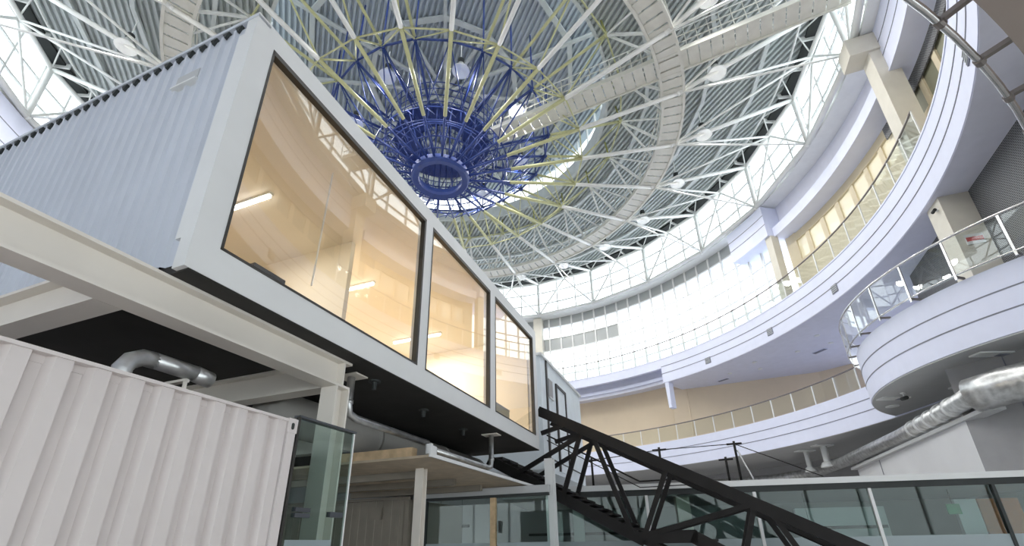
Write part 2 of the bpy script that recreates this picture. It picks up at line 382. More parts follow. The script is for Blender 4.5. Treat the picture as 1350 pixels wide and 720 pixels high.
gn = MB(); gn.arc(rectprof(15.8, 19.5, 5.9, 6.5), -80, -48, 24); struct(obj('floor_near_gallery', gn, 'brown'), 'underside of the gallery overhead at the top right corner, toned brown for warm shade')

# ---- the near half of the hall, behind and beside the viewer
p = MB(); p.arc(rectprof(16.12, 24.0, 10.5, 12.0), 100, 280, 120); obj('near_slab', p, 'lav', ga)
p = MB(); p.arc(rectprof(24.0, 24.2, 0, 10.6), 100, 235, 60); struct(obj('wall_outer', p, 'whitewall'), 'white outer wall of the hall behind the viewer')
p = MB(); p.arc(rectprof(24.0, 24.2, 0, 10.6), 320, 365, 30); struct(obj('wall_outer_right', p, 'whitewall'), 'white outer wall right of the added glazing')
p = MB(); p.arc(rectprof(24.0, 24.2, 4.4, 10.6), 235, 320, 60); struct(obj('wall_outer_upper', p, 'whitewall'), 'white wall above the added glazing')
win4 = empty('added_window', (CX, CY, 0)); struct(win4, 'added unseen glazing behind the viewer, lets daylight onto the foreground')  # glazing added out of view to light the near containers
for z0, z1 in ((0.1, 4.3),):
    p = MB(); p.arc(rectprof(24.05, 24.08, z0, z1), 0.1, 4.9, 1); spin('pane', pm('pane', p, 'pane'), win4, [235+5*k for k in range(17)])
    p = MB(); p.arc(rectprof(24.0, 24.15, z1, z1+0.1), 235, 320, 17); obj('transom', p, 'alu', win4)
p = MB(); p.arc(rectprof(23.98, 24.15, 0, 4.4), -0.1, 0.1, 1); spin('mullion', pm('mullion', p, 'alu'), win4, [235+5*k for k in range(18)])
p = MB(); p.arc(rectprof(18.6, 18.8, 12.0, 17.4), 97, 285, 120); struct(obj('wall_upper', p, 'cream'), 'cream outer wall of the upper gallery behind the viewer')
p = MB(); p.arc(rectprof(17.62, 18.8, 17.38, 17.56), -215, 145, 160, full=True); struct(obj('ceiling_gallery', p, 'lav'), 'lavender ceiling of the upper gallery')

# ---- columns
def column(ang, z0, z1, label, cap=False, wd=0.62, r0=16.28):
    o = empty('column', PP(r0+wd/2, ang, z0)); tag(o, label, 'column')
    er = Vector((math.cos(R(ang)), math.sin(R(ang)), 0)); et = Vector((-er.y, er.x, 0)); c = PP(r0+wd/2, ang, 0)
    def bx(dr0, dr1, t, za, zb):
        p = MB(); b = [c+er*dr0-et*t, c+er*dr1-et*t, c+er*dr1+et*t, c+er*dr0+et*t]
        return p.hexa([v+UZ*za for v in b]+[v+UZ*zb for v in b])
    obj('shaft', bx(-wd/2, wd/2, wd/2, z0, z1), 'column', o)
    if cap: obj('bracket', bx(-wd/2-0.55, wd/2, wd*0.62, z1-0.75, z1), 'column', o)
    return o
column(-20.2, 12.06, 17.36, 'cream square column with bracket head holding up the roof ring', True)
column(-20.2, 7.5, 10.5, 'cream square column on the round balcony before the dark perforated wall', wd=0.72)
column(11.0, 12.06, 15.6, 'slim grey-white column standing before the bright glazed wall', wd=0.4)
column(72.0, 12.06, 17.36, 'olive-cream column rising behind the far end of the upper container', wd=0.62)

ec = Vector((math.cos(R(-20.2)), math.sin(R(-20.2)), 0)); ett = Vector((-ec.y, ec.x, 0)); cc0 = PP(16.64, -20.2, 0)
o = empty('security_camera', cc0-ec*0.37-ett*0.2+UZ*10.2); tag(o, 'small dark camera near the top of the cream balcony column', 'camera')
q0 = cc0-ec*0.36-ett*0.16+UZ*10.2
obj('mount', MB().bar(q0, q0-ec*0.1, 0.06, 0.06), 'lampwhite', o); obj('body', MB().tube(q0-ec*0.1-ett*0.08, q0-ec*0.1+ett*0.08, 0.045, 10), 'dark', o)
q0 = cc0-ett*0.375+UZ*9.0
o = empty('wall_sign', q0); tag(o, 'small red and white plate on the side of the cream balcony column', 'sign')
obj('plate', MB().bar(q0-ec*0.2, q0+ec*0.2, 0.02, 0.3), 'lampwhite', o); obj('band', MB().bar(q0-ec*0.18-ett*0.012, q0+ec*0.18-ett*0.012, 0.012, 0.12), 'red', o)
# ---- ground level walls on the right
wt = MB(); A = Vector((14.9, 21.2, 0)); B = Vector((11.68, 12.15, 0)); q_ = Vector((0.3, -0.1, 0))
wt.hexa([A, B, B+q_, A+q_, A+UZ*4.7, B+UZ*4.7, B+q_+UZ*4.7, A+q_+UZ*4.7])
w1 = struct(obj('wall_right', wt, 'whitewall'), 'white panelled wall under the big round duct')
s_ = MB(); t = 0.30; P0 = A+(B-A)*t; s_.tube(P0+Vector((-0.02, 0, 0.1)), P0+Vector((-0.02, 0, 4.68)), 0.012, 6); obj('seam', s_, 'groove', w1)
wt = MB(); B3 = Vector((12.9, 9.6, 0)); wt.hexa([B, B3, B3+Vector((0.3, 0.2, 0)), B+Vector((0.3, 0.2, 0)), B+UZ*5.86, B3+UZ*5.86, B3+Vector((0.3, 0.2, 5.86)), B+Vector((0.3, 0.2, 5.86))])
w2 = struct(obj('wall_right_grey', wt, 'greywall'), 'dark grey panelled wall end below the round balcony')
s_ = MB(); P0 = B+(B3-B)*0.42; s_.tube(P0+Vector((-0.02, -0.01, 0.1)), P0+Vector((-0.02, -0.01, 5.8)), 0.014, 6); obj('seam', s_, 'groove', w2)
wt = MB(); wt.wbox(12.05, 12.3, 9.75, 10.05, 0, 5.86); struct(obj('trim_4', wt, 'whitewall'), 'white post strip at the right edge by the grey wall')
wt = MB(); wt.arc(rectprof(23.0, 23.2, 0, 5.85), 5, 100, 40); struct(obj('wall_back', wt, 'greywall'), 'shaded grey back wall of the ground floor')

# ================================================================ RAILINGS
def railing(name, label, r, a0, a1, step, z0, zt, c=(CX, CY), handmat='rail', postmat='alu', group=None, tubes=(), out=0.0):
    o = empty(name, (c[0], c[1], z0)); tag(o, label, 'railing', group)
    n = max(8, int(abs(a1-a0)))
    def arcp(rr, z): return [PP(rr, a0+(a1-a0)*i/n, z, c) for i in range(n+1)]
    obj('handrail', MB().path(arcp(r, zt), 0.035, 8), handmat, o, True)
    for z in tubes: obj('rail_tube', MB().path(arcp(r, z), 0.022, 6), handmat, o, True)
    k = int(round(abs(a1-a0)/step)); da = (a1-a0)/k
    for i in range(k+1):
        a = a0+da*i; P = PP(r, a, z0, c); er = (P-Vector((c[0], c[1], z0))).normalized()
        obj('post', MB().bar(P, P+UZ*(zt-z0), 0.05, 0.03, er), postmat, o)
        if out:
            obj('bracket', MB().bar(P+UZ*0.08, P+UZ*0.08-er*out, 0.05, 0.05), 'rail', o)
        if i < k:
            obj('glass_panel', MB().arc(rectprof(r-0.006, r+0.006, z0+0.08, zt-0.06), a+da*0.04, a+da*0.96, 2, c), 'railglass', o)
    return o
railing('balcony_railing', 'glass railing with brown handrail along the upper gallery', 16.22, -24, 75, 3.8, 12.06, 13.1)
railing('balcony_railing', 'glass railing with slim handrail along the middle gallery', 17.45, 6.5, 62, 4.0, 7.3, 8.25)
railing('balcony_railing', 'steel and glass railing round the bulging balcony on the right', LR+0.22, 112, 250, 10.5, 7.5, 8.62, c=LC, handmat='steel', postmat='steel', tubes=(7.62,), out=0.3)
o = empty('edge_rail', (CX, CY, 5.9)); tag(o, 'polished steel tube rail with stubs at the top right corner', 'railing')
obj('rail_tube', MB().path([PP(15.55, a, 6.02) for a in range(-80, -47, 2)], 0.032, 10), 'steel', o, True)
for a in range(-78, -48, 3):
    obj('bracket', MB().bar(PP(15.55, a, 6.04), PP(15.85, a, 6.04), 0.05, 0.05), 'rail', o)
    obj('collar', MB().path([PP(15.55, a-0.15, 6.02), PP(15.55, a+0.15, 6.02)], 0.044, 10), 'rail', o)

# ================================================================ THE DOME
def lz(r): return 17.0+(r-1.12)*0.1078
def nd(r, z, a=0.0): return PP(r, a, z)
def truss():
    o = empty('roof_truss', (CX, CY, 0))
    U0 = nd(2.7, 18.7); U1 = nd(4.97, 19.1); U2 = nd(8.33, 19.65); U3 = nd(12.6, 20.15); E = nd(16.2, 20.25); D = nd(16.2, 17.55); L2 = nd(10.4, 18.0)
    def t(n, p, q, r, m): obj(n, MB().tube(p, q, r, 8), m, o, True)
    t('bottom_chord', nd(1.26, 17.02), nd(3.2, lz(3.2)), 0.050, 'blue'); t('bottom_chord', nd(3.2, lz(3.2)), nd(6.4, lz(6.4)), 0.075, 'yellow')
    t('bottom_chord', nd(6.4, lz(6.4)), L2, 0.085, 'paint'); t('bottom_chord', L2, E, 0.09, 'paint')
    t('tie_rod', L2, D, 0.04, 'paint')
    t('top_chord', U0, U1, 0.055, 'blue'); t('top_chord', U1, U2, 0.06, 'yellow'); pass
    t('diagonal', U1, nd(3.2, lz(3.2)), 0.035, 'blue'); t('diagonal', U1, nd(2.0, 18.3), 0.03, 'blue')
    t('diagonal', U2, nd(6.4, lz(6.4)), 0.035, 'yellow'); t('diagonal', U2, L2, 0.065, 'paint');
    t('diagonal', U1, nd(6.4, lz(6.4)), 0.035, 'yellow')
    t('post', D, E, 0.10, 'paint'); t('hanger', U2, nd(8.2, 20.6), 0.04, 'olive'); t('hanger', U1, nd(4.97, 22.45), 0.035, 'blue')
    t('diagonal', D, nd(16.2, 20.25, 7.5), 0.05, 'paint'); t('diagonal', D, nd(16.2, 20.25, -7.5), 0.06, 'paint')
    t('brace', U2, nd(10.3, 18.2, 7.5), 0.05, 'paint'); t('brace', U2, nd(10.3, 18.2, -7.5), 0.04, 'paint')
    t('brace', L2, nd(16.2, 20.25, 7.5), 0.05, 'paint'); t('brace', L2, nd(16.2, 20.25, -7.5), 0.045, 'paint')
    t('brace', U1, nd(6.4, lz(6.4), 15), 0.025, 'yellow');
    t('brace', U1, nd(3.2, lz(3.2), 15), 0.022, 'blue'); t('brace', U1, nd(3.2, lz(3.2), -15), 0.022, 'blue')
    for P, rr, m in ((U1, 0.11, 'blue'), (U2, 0.11, 'yellow'), (L2, 0.10, 'paint'), (D, 0.15, 'paint')):
        obj('node', MB().lathe([(0.0, -rr), (rr*0.8, -rr*0.6), (rr, 0), (rr*0.8, rr*0.6), (0.0, rr)], P, 10), m, o, True)
    tag(o, 'radial steel roof spoke painted blue, yellow then white toward the rim', 'truss', 'spokes of the dome')
    return o
tr = truss(); tr.rotation_euler.z = R(SP[0])
for a in SP[1:]:
    c = copy_tree(tr); c.rotation_euler.z = R(a)
def ringobj(name, label, r, z, rad, m, sub=24, off=0.0, cat='ring beam'):
    o = empty(name, (CX, CY, z)); tag(o, label, cat)
    inv = Matrix.Translation((CX, CY, z)).inverted()
    me = mesh('segment', MB().tube(PP(r, 0, z), PP(r, 360/sub, z), rad, 8), m, True, inv)
    spin('segment', me, o, [SP[0]+off+k*360/sub for k in range(sub)])
    return o
ringobj('ring_beam', 'white tube ring at the foot of the clerestory trusses', 16.2, 17.55, 0.13, 'paint')
ringobj('ring_beam', 'white tube ring along the roof edge above the clerestory', 16.2, 20.25, 0.10, 'paint')
ringobj('ring_beam', 'inner thin white ring just inside the roof edge', 15.35, 20.38, 0.045, 'paint', 48)
ringobj('ring_beam', 'yellow-green tube ring joining the spokes midway', 8.33, 19.65, 0.035, 'yellow')
ringobj('ring_beam', 'blue tube ring joining the spokes near the hub', 4.97, 19.1, 0.045, 'blue')
ringobj('ring_beam', 'thin yellow ring tying the lower spokes together', 6.4, lz(6.4), 0.03, 'yellow')
# lattice between the two edge rings
o = empty('edge_lattice', (CX, CY, 20.3)); tag(o, 'white zigzag lattice between the two roof edge rings', 'lattice')
inv = Matrix.Translation((CX, CY, 20.3)).inverted()
spin('lattice_bar', mesh('lattice_bar', MB().tube(PP(16.2, 0, 20.25), PP(15.35, 3.75, 20.38), 0.03, 6), 'paint', True, inv), o, [SP[0]+7.5*k for k in range(48)])
spin('lattice_bar', mesh('lattice_bar', MB().tube(PP(16.2, 0, 20.25), PP(15.35, -3.75, 20.38), 0.03, 6), 'paint', True, inv), o, [SP[0]+7.5*k for k in range(48)])

# hub
hub = empty('roof_hub', (CX, CY, 17.0)); tag(hub, 'dark blue steel hub with an open ring at the centre of the dome', 'hub')
p = MB(); p.arc([(0.94, 16.96), (0.98, 16.84), (1.22, 16.80), (1.30, 16.90), (1.30, 17.14), (1.20, 17.22), (1.0, 17.22)], 0, 360, 48, full=True); obj('lower_ring', p, 'blue', hub, False)
p = MB(); p.arc([(1.0, 19.05), (1.1, 19.05), (1.1, 19.2), (1.0, 19.2)], 0, 360, 48, full=True); obj('upper_ring', p, 'blue', hub)
p = MB(); p.arc(rectprof(1.12, 2.2, 18.98, 19.04), 0, 360, 48, full=True); obj('platform', p, 'blue', hub)
for z, rr in ((18.7, 2.6), (19.05, 2.62), (19.4, 2.64), (19.75, 2.66)):
    obj('guard_rail', MB().path([PP(rr, 7.5*k, z) for k in range(48)], 0.022, 6, True), 'blue', hub, True)
for z, rr in ((18.15, 1.95), (17.75, 2.4), (17.4, 2.0), (17.3, 2.9), (17.9, 3.0), (17.15, 1.6)):
    obj('tie_ring', MB().path([PP(rr, 7.5*k, z) for k in range(48)], 0.03, 6, True), 'blue', hub, True)
inv = Matrix.Translation((CX, CY, 17.0)).inverted()
def hubspin(n, p, q, rad, k, off=0): spin(n, mesh(n, MB().tube(p, q, rad, 6), 'blue', True, inv), hub, [SP[0]+off+i*360/k for i in range(k)])
hubspin('strut', PP(1.15, 0, 17.1), PP(1.04, 0, 19.1), 0.022, 24)
hubspin('guard_post', PP(2.55, 0, 17.9), PP(2.66, 0, 19.8), 0.025, 24)
hubspin('diagonal', PP(1.2, 0, 17.2), PP(2.5, 7.5, 18.7), 0.024, 24)
hubspin('diagonal', PP(1.2, 0, 17.2), PP(2.2, -7.5, 18.98), 0.024, 24)
hubspin('strut', PP(3.0, 0, 17.9), PP(3.2, 7.5, 17.25), 0.022, 24)
hubspin('diagonal', PP(2.0, 7.5, 17.4), PP(3.1, 0, 17.3), 0.02, 24)
hubspin('strut', PP(1.02, 0, 19.2), PP(2.6, 0, 18.7), 0.028, 24)
hubspin('top_brace', PP(1.0, 0, 19.3), PP(0.15, 0, 19.9), 0.018, 12)

# ring catwalk
cw = empty('ring_catwalk', (CX, CY, 18.05)); tag(cw, 'white circular maintenance catwalk hung under the roof', 'catwalk')
inv = Matrix.Translation((CX, CY, 18.05)).inverted()
p = MB(); p.arc(rectprof(9.85, 10.58, 18.03, 18.07), 0.0, 2.1, 1); spin('floor_plate', mesh('floor_plate', p, 'creamsteel', False, inv), cw, [2.5*k for k in range(144)])
for rr in (9.8, 10.62):
    p = MB(); p.arc(rectprof(rr-0.05, rr+0.05, 17.97, 18.15), 0, 360, 96, full=True); obj('edge_beam', p, 'creamsteel', cw)
    for z in (18.6, 19.1): obj('handrail', MB().path([PP(rr, 5*k, z) for k in range(72)], 0.024, 6, True), 'creamsteel', cw, True)
    spin('post', mesh('post', MB().tube(PP(rr, 0, 18.1), PP(rr, 0, 19.1), 0.02, 6), 'creamsteel', True, inv), cw, [5*k for k in range(72)])
# radial catwalk
ca = -26.0
cr = empty('radial_catwalk', PP(9, ca, 18.1)); tag(cr, 'straight cream catwalk running from the blue hub to the rim', 'catwalk')
er = (PP(1, ca, 0)-PP(0, ca, 0)); et = Vector((-er.y, er.x, 0)); c0 = Vector((CX, CY, 18.12))
i = 0; r_ = 2.9
while r_ < 15.8:
    p = MB(); p.bar(c0+er*r_, c0+er*(r_+0.36), 0.78, 0.04); obj('floor_plate', p, 'creamsteel', cr); r_ += 0.40
for sgn in (-1, 1):
    p = MB(); p.bar(c0+er*2.8+et*(0.42*sgn), c0+er*16+et*(0.42*sgn), 0.05, 0.2); obj('edge_beam', p, 'creamsteel', cr)
    for h in (0.35, 0.7, 1.05): obj('handrail', MB().tube(c0+er*2.8+et*(0.42*sgn)+UZ*h, c0+er*16+et*(0.42*sgn)+UZ*h, 0.022, 6), 'creamsteel' if h < 1 else 'paint', cr, True)
    for k in range(34): 
        q = c0+er*(2.9+0.4*k)+et*(0.42*sgn); obj('post', MB().tube(q, q+UZ*1.05, 0.018, 6), 'creamsteel', cr, True)

# high-bay lamps
def lamp(P, label, group, power=215):
    o = empty('pendant_lamp', P); tag(o, label, 'lamp', group)
    obj('shade', MB().lathe([(0.0, 0.42), (0.12, 0.42), (0.14, 0.3), (0.34, 0.05), (0.36, 0.0), (0.33, 0.0), (0.0, 0.1)], P, 16), 'lampwhite', o, True)
    obj('ballast', MB().lathe([(0.0, 0.66), (0.13, 0.66), (0.13, 0.42), (0.0, 0.42)], P, 10), 'dark', o)
    obj('hanger', MB().tube(P+UZ*0.6, P+UZ*1.5, 0.02, 6), 'paint', o)
    l = bpy.data.lights.new('added_fill', 'SPOT'); l.energy = power; l.spot_size = R(165); l.spot_blend = 0.4; l.shadow_soft_size = 0.25; l.color = (1.0, 0.98, 0.95)  # lamps look unlit; this light is added to brighten the hall
    lo = bpy.data.objects.new('added_fill', l); col.objects.link(lo); lo.parent = o; lo.location = (0, 0, -0.04)
    return o
for a in SP:
    lamp(PP(11.9, a, 18.45), 'white bell-shaped high-bay lamp hanging outside the ring catwalk', 'outer roof lamps')
for a in SP[1::3]:
    lamp(PP(3.9, a+7.5, 19.0), 'white bell-shaped lamp hanging by the blue hub', 'inner roof lamps')

# ================================================================ UPPER CONTAINER OFFICE
X0, Y0, Y1, ZB, ZT = -2.99, 1.744, 9.17, 3.448, 6.04
XB = -9.6
ct = empty('container_office', LP(X0, Y0, ZB), -YAW); tag(ct, 'raised white container office with three large glazed bays', 'container')
# corrugated end wall
def corr(p0, dirv, nrm, length, z0, z1, pitch, depth, prof):
    mb = MB(); pts = []; n = int(length/pitch)
    for i in range(n+1):
        for f, d in prof:
            s = (i+f)*pitch
            if s <= length: pts.append(p0+dirv*s+nrm*(d*depth))
    k = len(pts)
    mb.add([p+UZ*z0 for p in pts]+[p+UZ*z1 for p in pts], [(i, i+1, k+i+1, k+i) for i in range(k-1)])
    return mb
PR = ((0, 0), (0.55, 0), (0.68, 1), (0.87, 1))
cwall = obj('corrugated_wall', corr(LP(X0-0.16, Y0, 0), -UX, -UY, XB*-1+X0-0.2, ZB+0.05, ZT-0.06, 0.155, 0.022, PR), 'whitebox', ct)
p = MB(); p.lbox(XB, X0-0.02, Y0+0.012, Y0+0.06, ZB+0.02, ZT-0.02); obj('wall_core', p, 'whitebox', ct)
p = MB(); p.lbox(XB, X0, Y0-0.035, Y0+0.1, ZT-0.035, ZT); obj('roof_flashing', p, 'whitebox', ct)
fm = None
for i in range(41):  # dark teeth stand for the shade between roof cap and sheet
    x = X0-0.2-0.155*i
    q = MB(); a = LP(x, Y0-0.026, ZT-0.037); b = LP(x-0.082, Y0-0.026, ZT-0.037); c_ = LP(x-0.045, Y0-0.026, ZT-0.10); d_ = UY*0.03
    q.add([a, b, c_, a+d_, b+d_, c_+d_], [(0, 1, 2), (5, 4, 3), (0, 3, 4, 1), (1, 4, 5, 2), (2, 5, 3, 0)]); obj('gap_shade', q, 'dark', ct)
# frame of the glazed side
FT = 0.12
def fr(n, y0, y1, z0, z1, x0=X0-FT, x1=X0, m='frame'): return obj(n, MB().lbox(x0, x1, y0, y1, z0, z1), m, ct)
fr('bottom_rail', Y0-0.03, Y1, ZB, 3.70); fr('top_rail', Y0-0.03, Y1, 5.835, ZT+0.02)
fr('corner_post', Y0-0.03, 1.92, 3.70, 5.835, X0-0.18); fr('corner_post', 8.97, Y1, 3.70, 5.835)
fr('mullion', 4.56, 4.74, 3.70, 5.835); fr('mullion', 6.72, 6.93, 3.70, 5.835)
for y0, y1 in ((1.92, 4.56), (4.74, 6.72), (6.93, 8.97)):
    w_ = obj('window_pane', MB().lbox(X0-0.045, X0-0.03, y0+0.01, y1-0.01, 3.71, 5.825), 'shopglass', ct)
    for nm, a in (('gasket', (y0, y0+0.022, 3.70, 5.835)), ('gasket', (y1-0.035, y1, 3.70, 5.835)), ('gasket', (y0, y1, 3.70, 3.722)), ('gasket', (y0, y1, 5.785, 5.835))):
        obj(nm, MB().lbox(X0-0.06, X0+0.004, *a), 'gasket', w_)
# shell: floor, roof, rear, far end
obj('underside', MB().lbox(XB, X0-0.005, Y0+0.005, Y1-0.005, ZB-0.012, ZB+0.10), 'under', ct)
obj('roof', MB().lbox(XB, X0-0.01, Y0+0.01, Y1, ZT-0.10, ZT-0.02), 'whitebox', ct)
obj('far_wall', MB().lbox(XB, X0-0.02, Y1-0.08, Y1-0.01, ZB+0.05, ZT-0.05), 'whitebox', ct)
obj('rear_wall', MB().lbox(XB, XB+0.08, Y0+0.05, Y1-0.05, ZB+0.05, ZT-0.05), 'whitebox', ct)
struct(obj('wall_skirt', MB().lbox(XB, -4.62, Y1-0.1, Y1-0.02, 2.62, ZB-0.02), 'greywall'), 'grey panel closing the gap under the raised container')
struct(obj('wall_skirt_side', MB().lbox(-9.6, -9.54, Y0+0.1, Y1-0.1, 0, ZB-0.02), 'greywall'), 'grey wall far left under the raised container')
# lining
obj('interior_floor', MB().lbox(XB+0.1, X0-FT, Y0+0.1, Y1-0.1, ZB+0.1, ZB+0.14), 'timber', ct)
obj('interior_wall', MB().lbox(XB+0.1, X0-FT-0.05, Y0+0.07, Y0+0.11, ZB+0.14, 5.88), 'room', ct)
obj('interior_wall', MB().lbox(-6.9, X0-FT-0.05, Y1-0.14, Y1-0.09, ZB+0.14, 5.88), 'room', ct)
obj('interior_wall', MB().lbox(-6.95, -6.9, Y0+0.1, Y1-0.1, ZB+0.14, 5.88), 'room', ct)
obj('interior_wall', MB().lbox(-6.9, -4.3, 4.62, 4.70, ZB+0.14, 5.88), 'room', ct)
obj('interior_ceiling', MB().lbox(-6.95, X0-FT, Y0+0.1, Y1-0.1, 5.88, 5.92), 'roomceil', ct)
obj('ventilation_hood', MB().lbox(-3.90, -3.58, Y0-0.05, Y0+0.01, 5.50, 5.52), 'frame', ct)
obj('ventilation_grille', MB().lbox(-3.88, -3.60, Y0-0.026, Y0+0.01, 5.52, 5.66), 'greysoff', ct)
# things inside
def tubelamp(x0, x1, y, label, power):
    o = empty('tube_lamp', LP((x0+x1)/2, y, 5.86)); tag(o, label, 'lamp')
    obj('housing', MB().lbox(x0, x1, y-0.03, y+0.03, 5.85, 5.88), 'lampwhite', o); 
    obj('tube', MB().tube(LP(x0+0.02, y, 5.825), LP(x1-0.02, y, 5.825), 0.022, 10), 'tube', o)
    l = bpy.data.lights.new('tube_light', 'AREA'); l.shape = 'RECTANGLE'; l.size = abs(x1-x0); l.size_y = 0.06; l.energy = power; l.color = (1.0, 0.97, 0.90)
    lo = bpy.data.objects.new('tube_light', l); col.objects.link(lo); lo.parent = o; lo.location = (0, 0, -0.07); lo.rotation_euler = (0, 0, -YAW)
tubelamp(-5.35, -4.55, 3.37, 'lit tube lamp on the ceiling behind the nearest window', 14)
tubelamp(-5.9, -4.7, 5.7, 'lit tube lamp inside the middle glazed bay', 30)
tubelamp(-5.9, -4.7, 8.0, 'lit tube lamp inside the far glazed bay', 30)
tag(obj('desk_tray', MB().lbox(-3.24, -3.115, 2.30, 2.62, 3.60, 3.845), 'darkblue'), 'dark grey tray-like unit low behind the nearest window', 'tray')
o = empty('storage_box', LP(-3.4, 7.55, 3.59)); tag(o, 'grey-olive box on the floor behind the farthest window', 'box')
obj('body', MB().lbox(-3.55, -3.13, 7.25, 7.9, 3.59, 3.94), 'olivebox', o); obj('lid', MB().lbox(-3.56, -3.125, 7.24, 7.91, 3.94, 3.97), 'greywall', o)
tag(obj('pull_cord', MB().tube(LP(-3.6, 3.36, 4.3), LP(-3.6, 3.39, 5.88), 0.010, 6), 'lampwhite'), 'white cord hanging from the ceiling behind the nearest window', 'cord')

# pale blue container behind
bb = empty('container_office', LP(-3.4, 10.8, 3.5), -YAW); tag(bb, 'pale blue container office behind the stair head', 'container')
BF = -3.4
obj('body', MB().lbox(-8.0, BF, 10.75, 14.85, 3.3, 6.13), 'bluebox', bb)
obj('roof_edge', MB().lbox(-8.05, BF+0.05, 10.7, 14.9, 6.13, 6.2), 'frame', bb)
obj('frame_post', MB().lbox(BF, BF+0.03, 11.15, 11.25, 3.3, 6.13), 'gasket', bb)
wn = obj('window', MB().lbox(BF, BF+0.02, 11.35, 11.70, 5.2, 5.7), 'greywall', bb); obj('sill', MB().lbox(BF, BF+0.05, 11.33, 11.72, 5.17, 5.2), 'frame', wn)
dr = MB()
dr.lbox(BF, BF+0.04, 12.0, 12.09, 3.4, 5.75); dr.lbox(BF, BF+0.04, 12.9, 12.99, 3.4, 5.75); dr.lbox(BF, BF+0.04, 12.0, 12.99, 5.67, 5.75); obj('door_frame', dr, 'gasket', bb)
obj('door_leaf', MB().lbox(BF, BF+0.015, 12.09, 12.9, 3.4, 5.67), 'bluebox', bb)
obj('seam', MB().lbox(BF, BF+0.02, 10.75, 14.8, 3.6, 3.63), 'gasket', bb)

# ================================================================ STEEL FRAME
def ibeam(p, q, h, wd, parent, n='flange'):
    p = Vector(p); q = Vector(q)
    obj('top_flange', MB().bar(p-UZ*0.012, q-UZ*0.012, wd, 0.024), 'beam', parent)
    obj('bottom_flange', MB().bar(p-UZ*(h-0.012), q-UZ*(h-0.012), wd, 0.024), 'beam', parent)
    obj('web', MB().bar(p-UZ*h/2, q-UZ*h/2, 0.02, h-0.03), 'beam', parent)
BX = -3.27
o = empty('steel_beam', LP(BX, -2.5, 3.15), -YAW); tag(o, 'long off-white steel beam under the front edge of the raised container', 'beam')
ibeam(LP(BX, -3.0, 3.436), LP(BX, 3.66, 3.436), 0.28, 0.19, o)
obj('end_plate', MB().lbox(BX-0.095, BX+0.095, 3.55, 3.565, 3.16, 3.43), 'beam', o)
o = empty('steel_beam', LP(-5, 1.5, 3.15), -YAW); tag(o, 'off-white cross beam meeting the long beam below the corrugated wall', 'beam')
ibeam(LP(BX-0.1, 1.56, 3.436), LP(-9.5, 1.56, 3.436), 0.28, 0.17, o)
o = empty('steel_beam', LP(-5, 3.5, 3.15), -YAW); tag(o, 'shaded cross beam joining the top of the steel post', 'beam')
ibeam(LP(BX-0.1, 3.56, 3.436), LP(-9.5, 3.56, 3.436), 0.28, 0.17, o)
o = empty('steel_beam', LP(-5, 6.2, 3.15), -YAW); tag(o, 'dim cross beam below the container behind the post', 'beam')
ibeam(LP(-4.6, 6.3, 3.436), LP(-9.5, 6.3, 3.436), 0.28, 0.17, o)
def post(x, y, z0, z1, label, wd=0.19, m='beam'):
    o = empty('steel_post', LP(x, y, z0), -YAW); tag(o, label, 'post')
    obj('flange', MB().lbox(x-wd/2, x+wd/2, y-wd/2, y-wd/2+0.02, z0, z1), m, o); obj('flange', MB().lbox(x-wd/2, x+wd/2, y+wd/2-0.02, y+wd/2, z0, z1), m, o)
    obj('web', MB().lbox(x-0.01, x+0.01, y-wd/2+0.02, y+wd/2-0.02, z0, z1), m, o)
post(BX, 3.57, 0, 3.155, 'off-white steel post carrying the long beam beside the glass screen', 0.19)
post(-3.66, 5.87, 0, 2.70, 'beige steel post under the plywood platform', 0.12)
post(-2.70, 8.85, 0, 3.2, 'light grey steel post in front of the glass offices by the stair', 0.16, 'frame')

# ================================================================ LOWER CONTAINER
LX = -2.87; LY1 = 2.76; LT = 2.61
lc = empty('shipping_container', LP(LX, LY1, 0), -YAW); tag(lc, 'off-white corrugated shipping container in the near foreground', 'container')
PR2 = ((0, 0), (0.44, 0), (0.56, -1), (0.86, -1))
obj('corrugated_wall', corr(LP(LX, -4.0, 0), UY, UX, LY1-0.07+4.0, 0.12, LT-0.02, 0.1735, 0.05, PR2), 'lower', lc)
obj('top_rail', MB().lbox(LX-0.05, LX+0.012, -4.0, LY1, LT-0.02, LT), 'lower', lc)
obj('corner_post', MB().lbox(LX-0.10, LX+0.008, LY1-0.075, LY1, 0.1, LT-0.1), 'lower', lc)
cc_ = MB(); cc_.lbox(LX-0.10, LX+0.014, LY1-0.085, LY1+0.006, LT-0.10, LT+0.008); cc = obj('corner_casting', cc_, 'lower', lc)
q = MB(); pts = [LP(LX+0.0165, LY1-0.04+0.014*math.cos(t_*math.pi/8), LT-0.05+(0.014*math.sin(t_*math.pi/8))+(0.012 if t_ in range(0, 9) else -0.012)) for t_ in range(16)]
pb = [v-UX*0.02 for v in pts]; q.add(pts+pb, [tuple(range(16)), tuple(range(31, 15, -1))]+[(i, 16+i, 16+(i+1) % 16, (i+1) % 16) for i in range(16)]); obj('casting_hole', q, 'dark', cc)
obj('roof', MB().lbox(LX-2.4, LX-0.045, -4.0, LY1-0.02, LT-0.06, LT-0.01), 'lower', lc)
obj('end_wall', MB().lbox(LX-2.4, LX-0.05, LY1-0.06, LY1-0.02, 0.1, LT-0.06), 'lower', lc)
obj('bottom_rail', MB().lbox(LX-0.05, LX+0.01, -4.0, LY1, 0.0, 0.14), 'lower', lc)
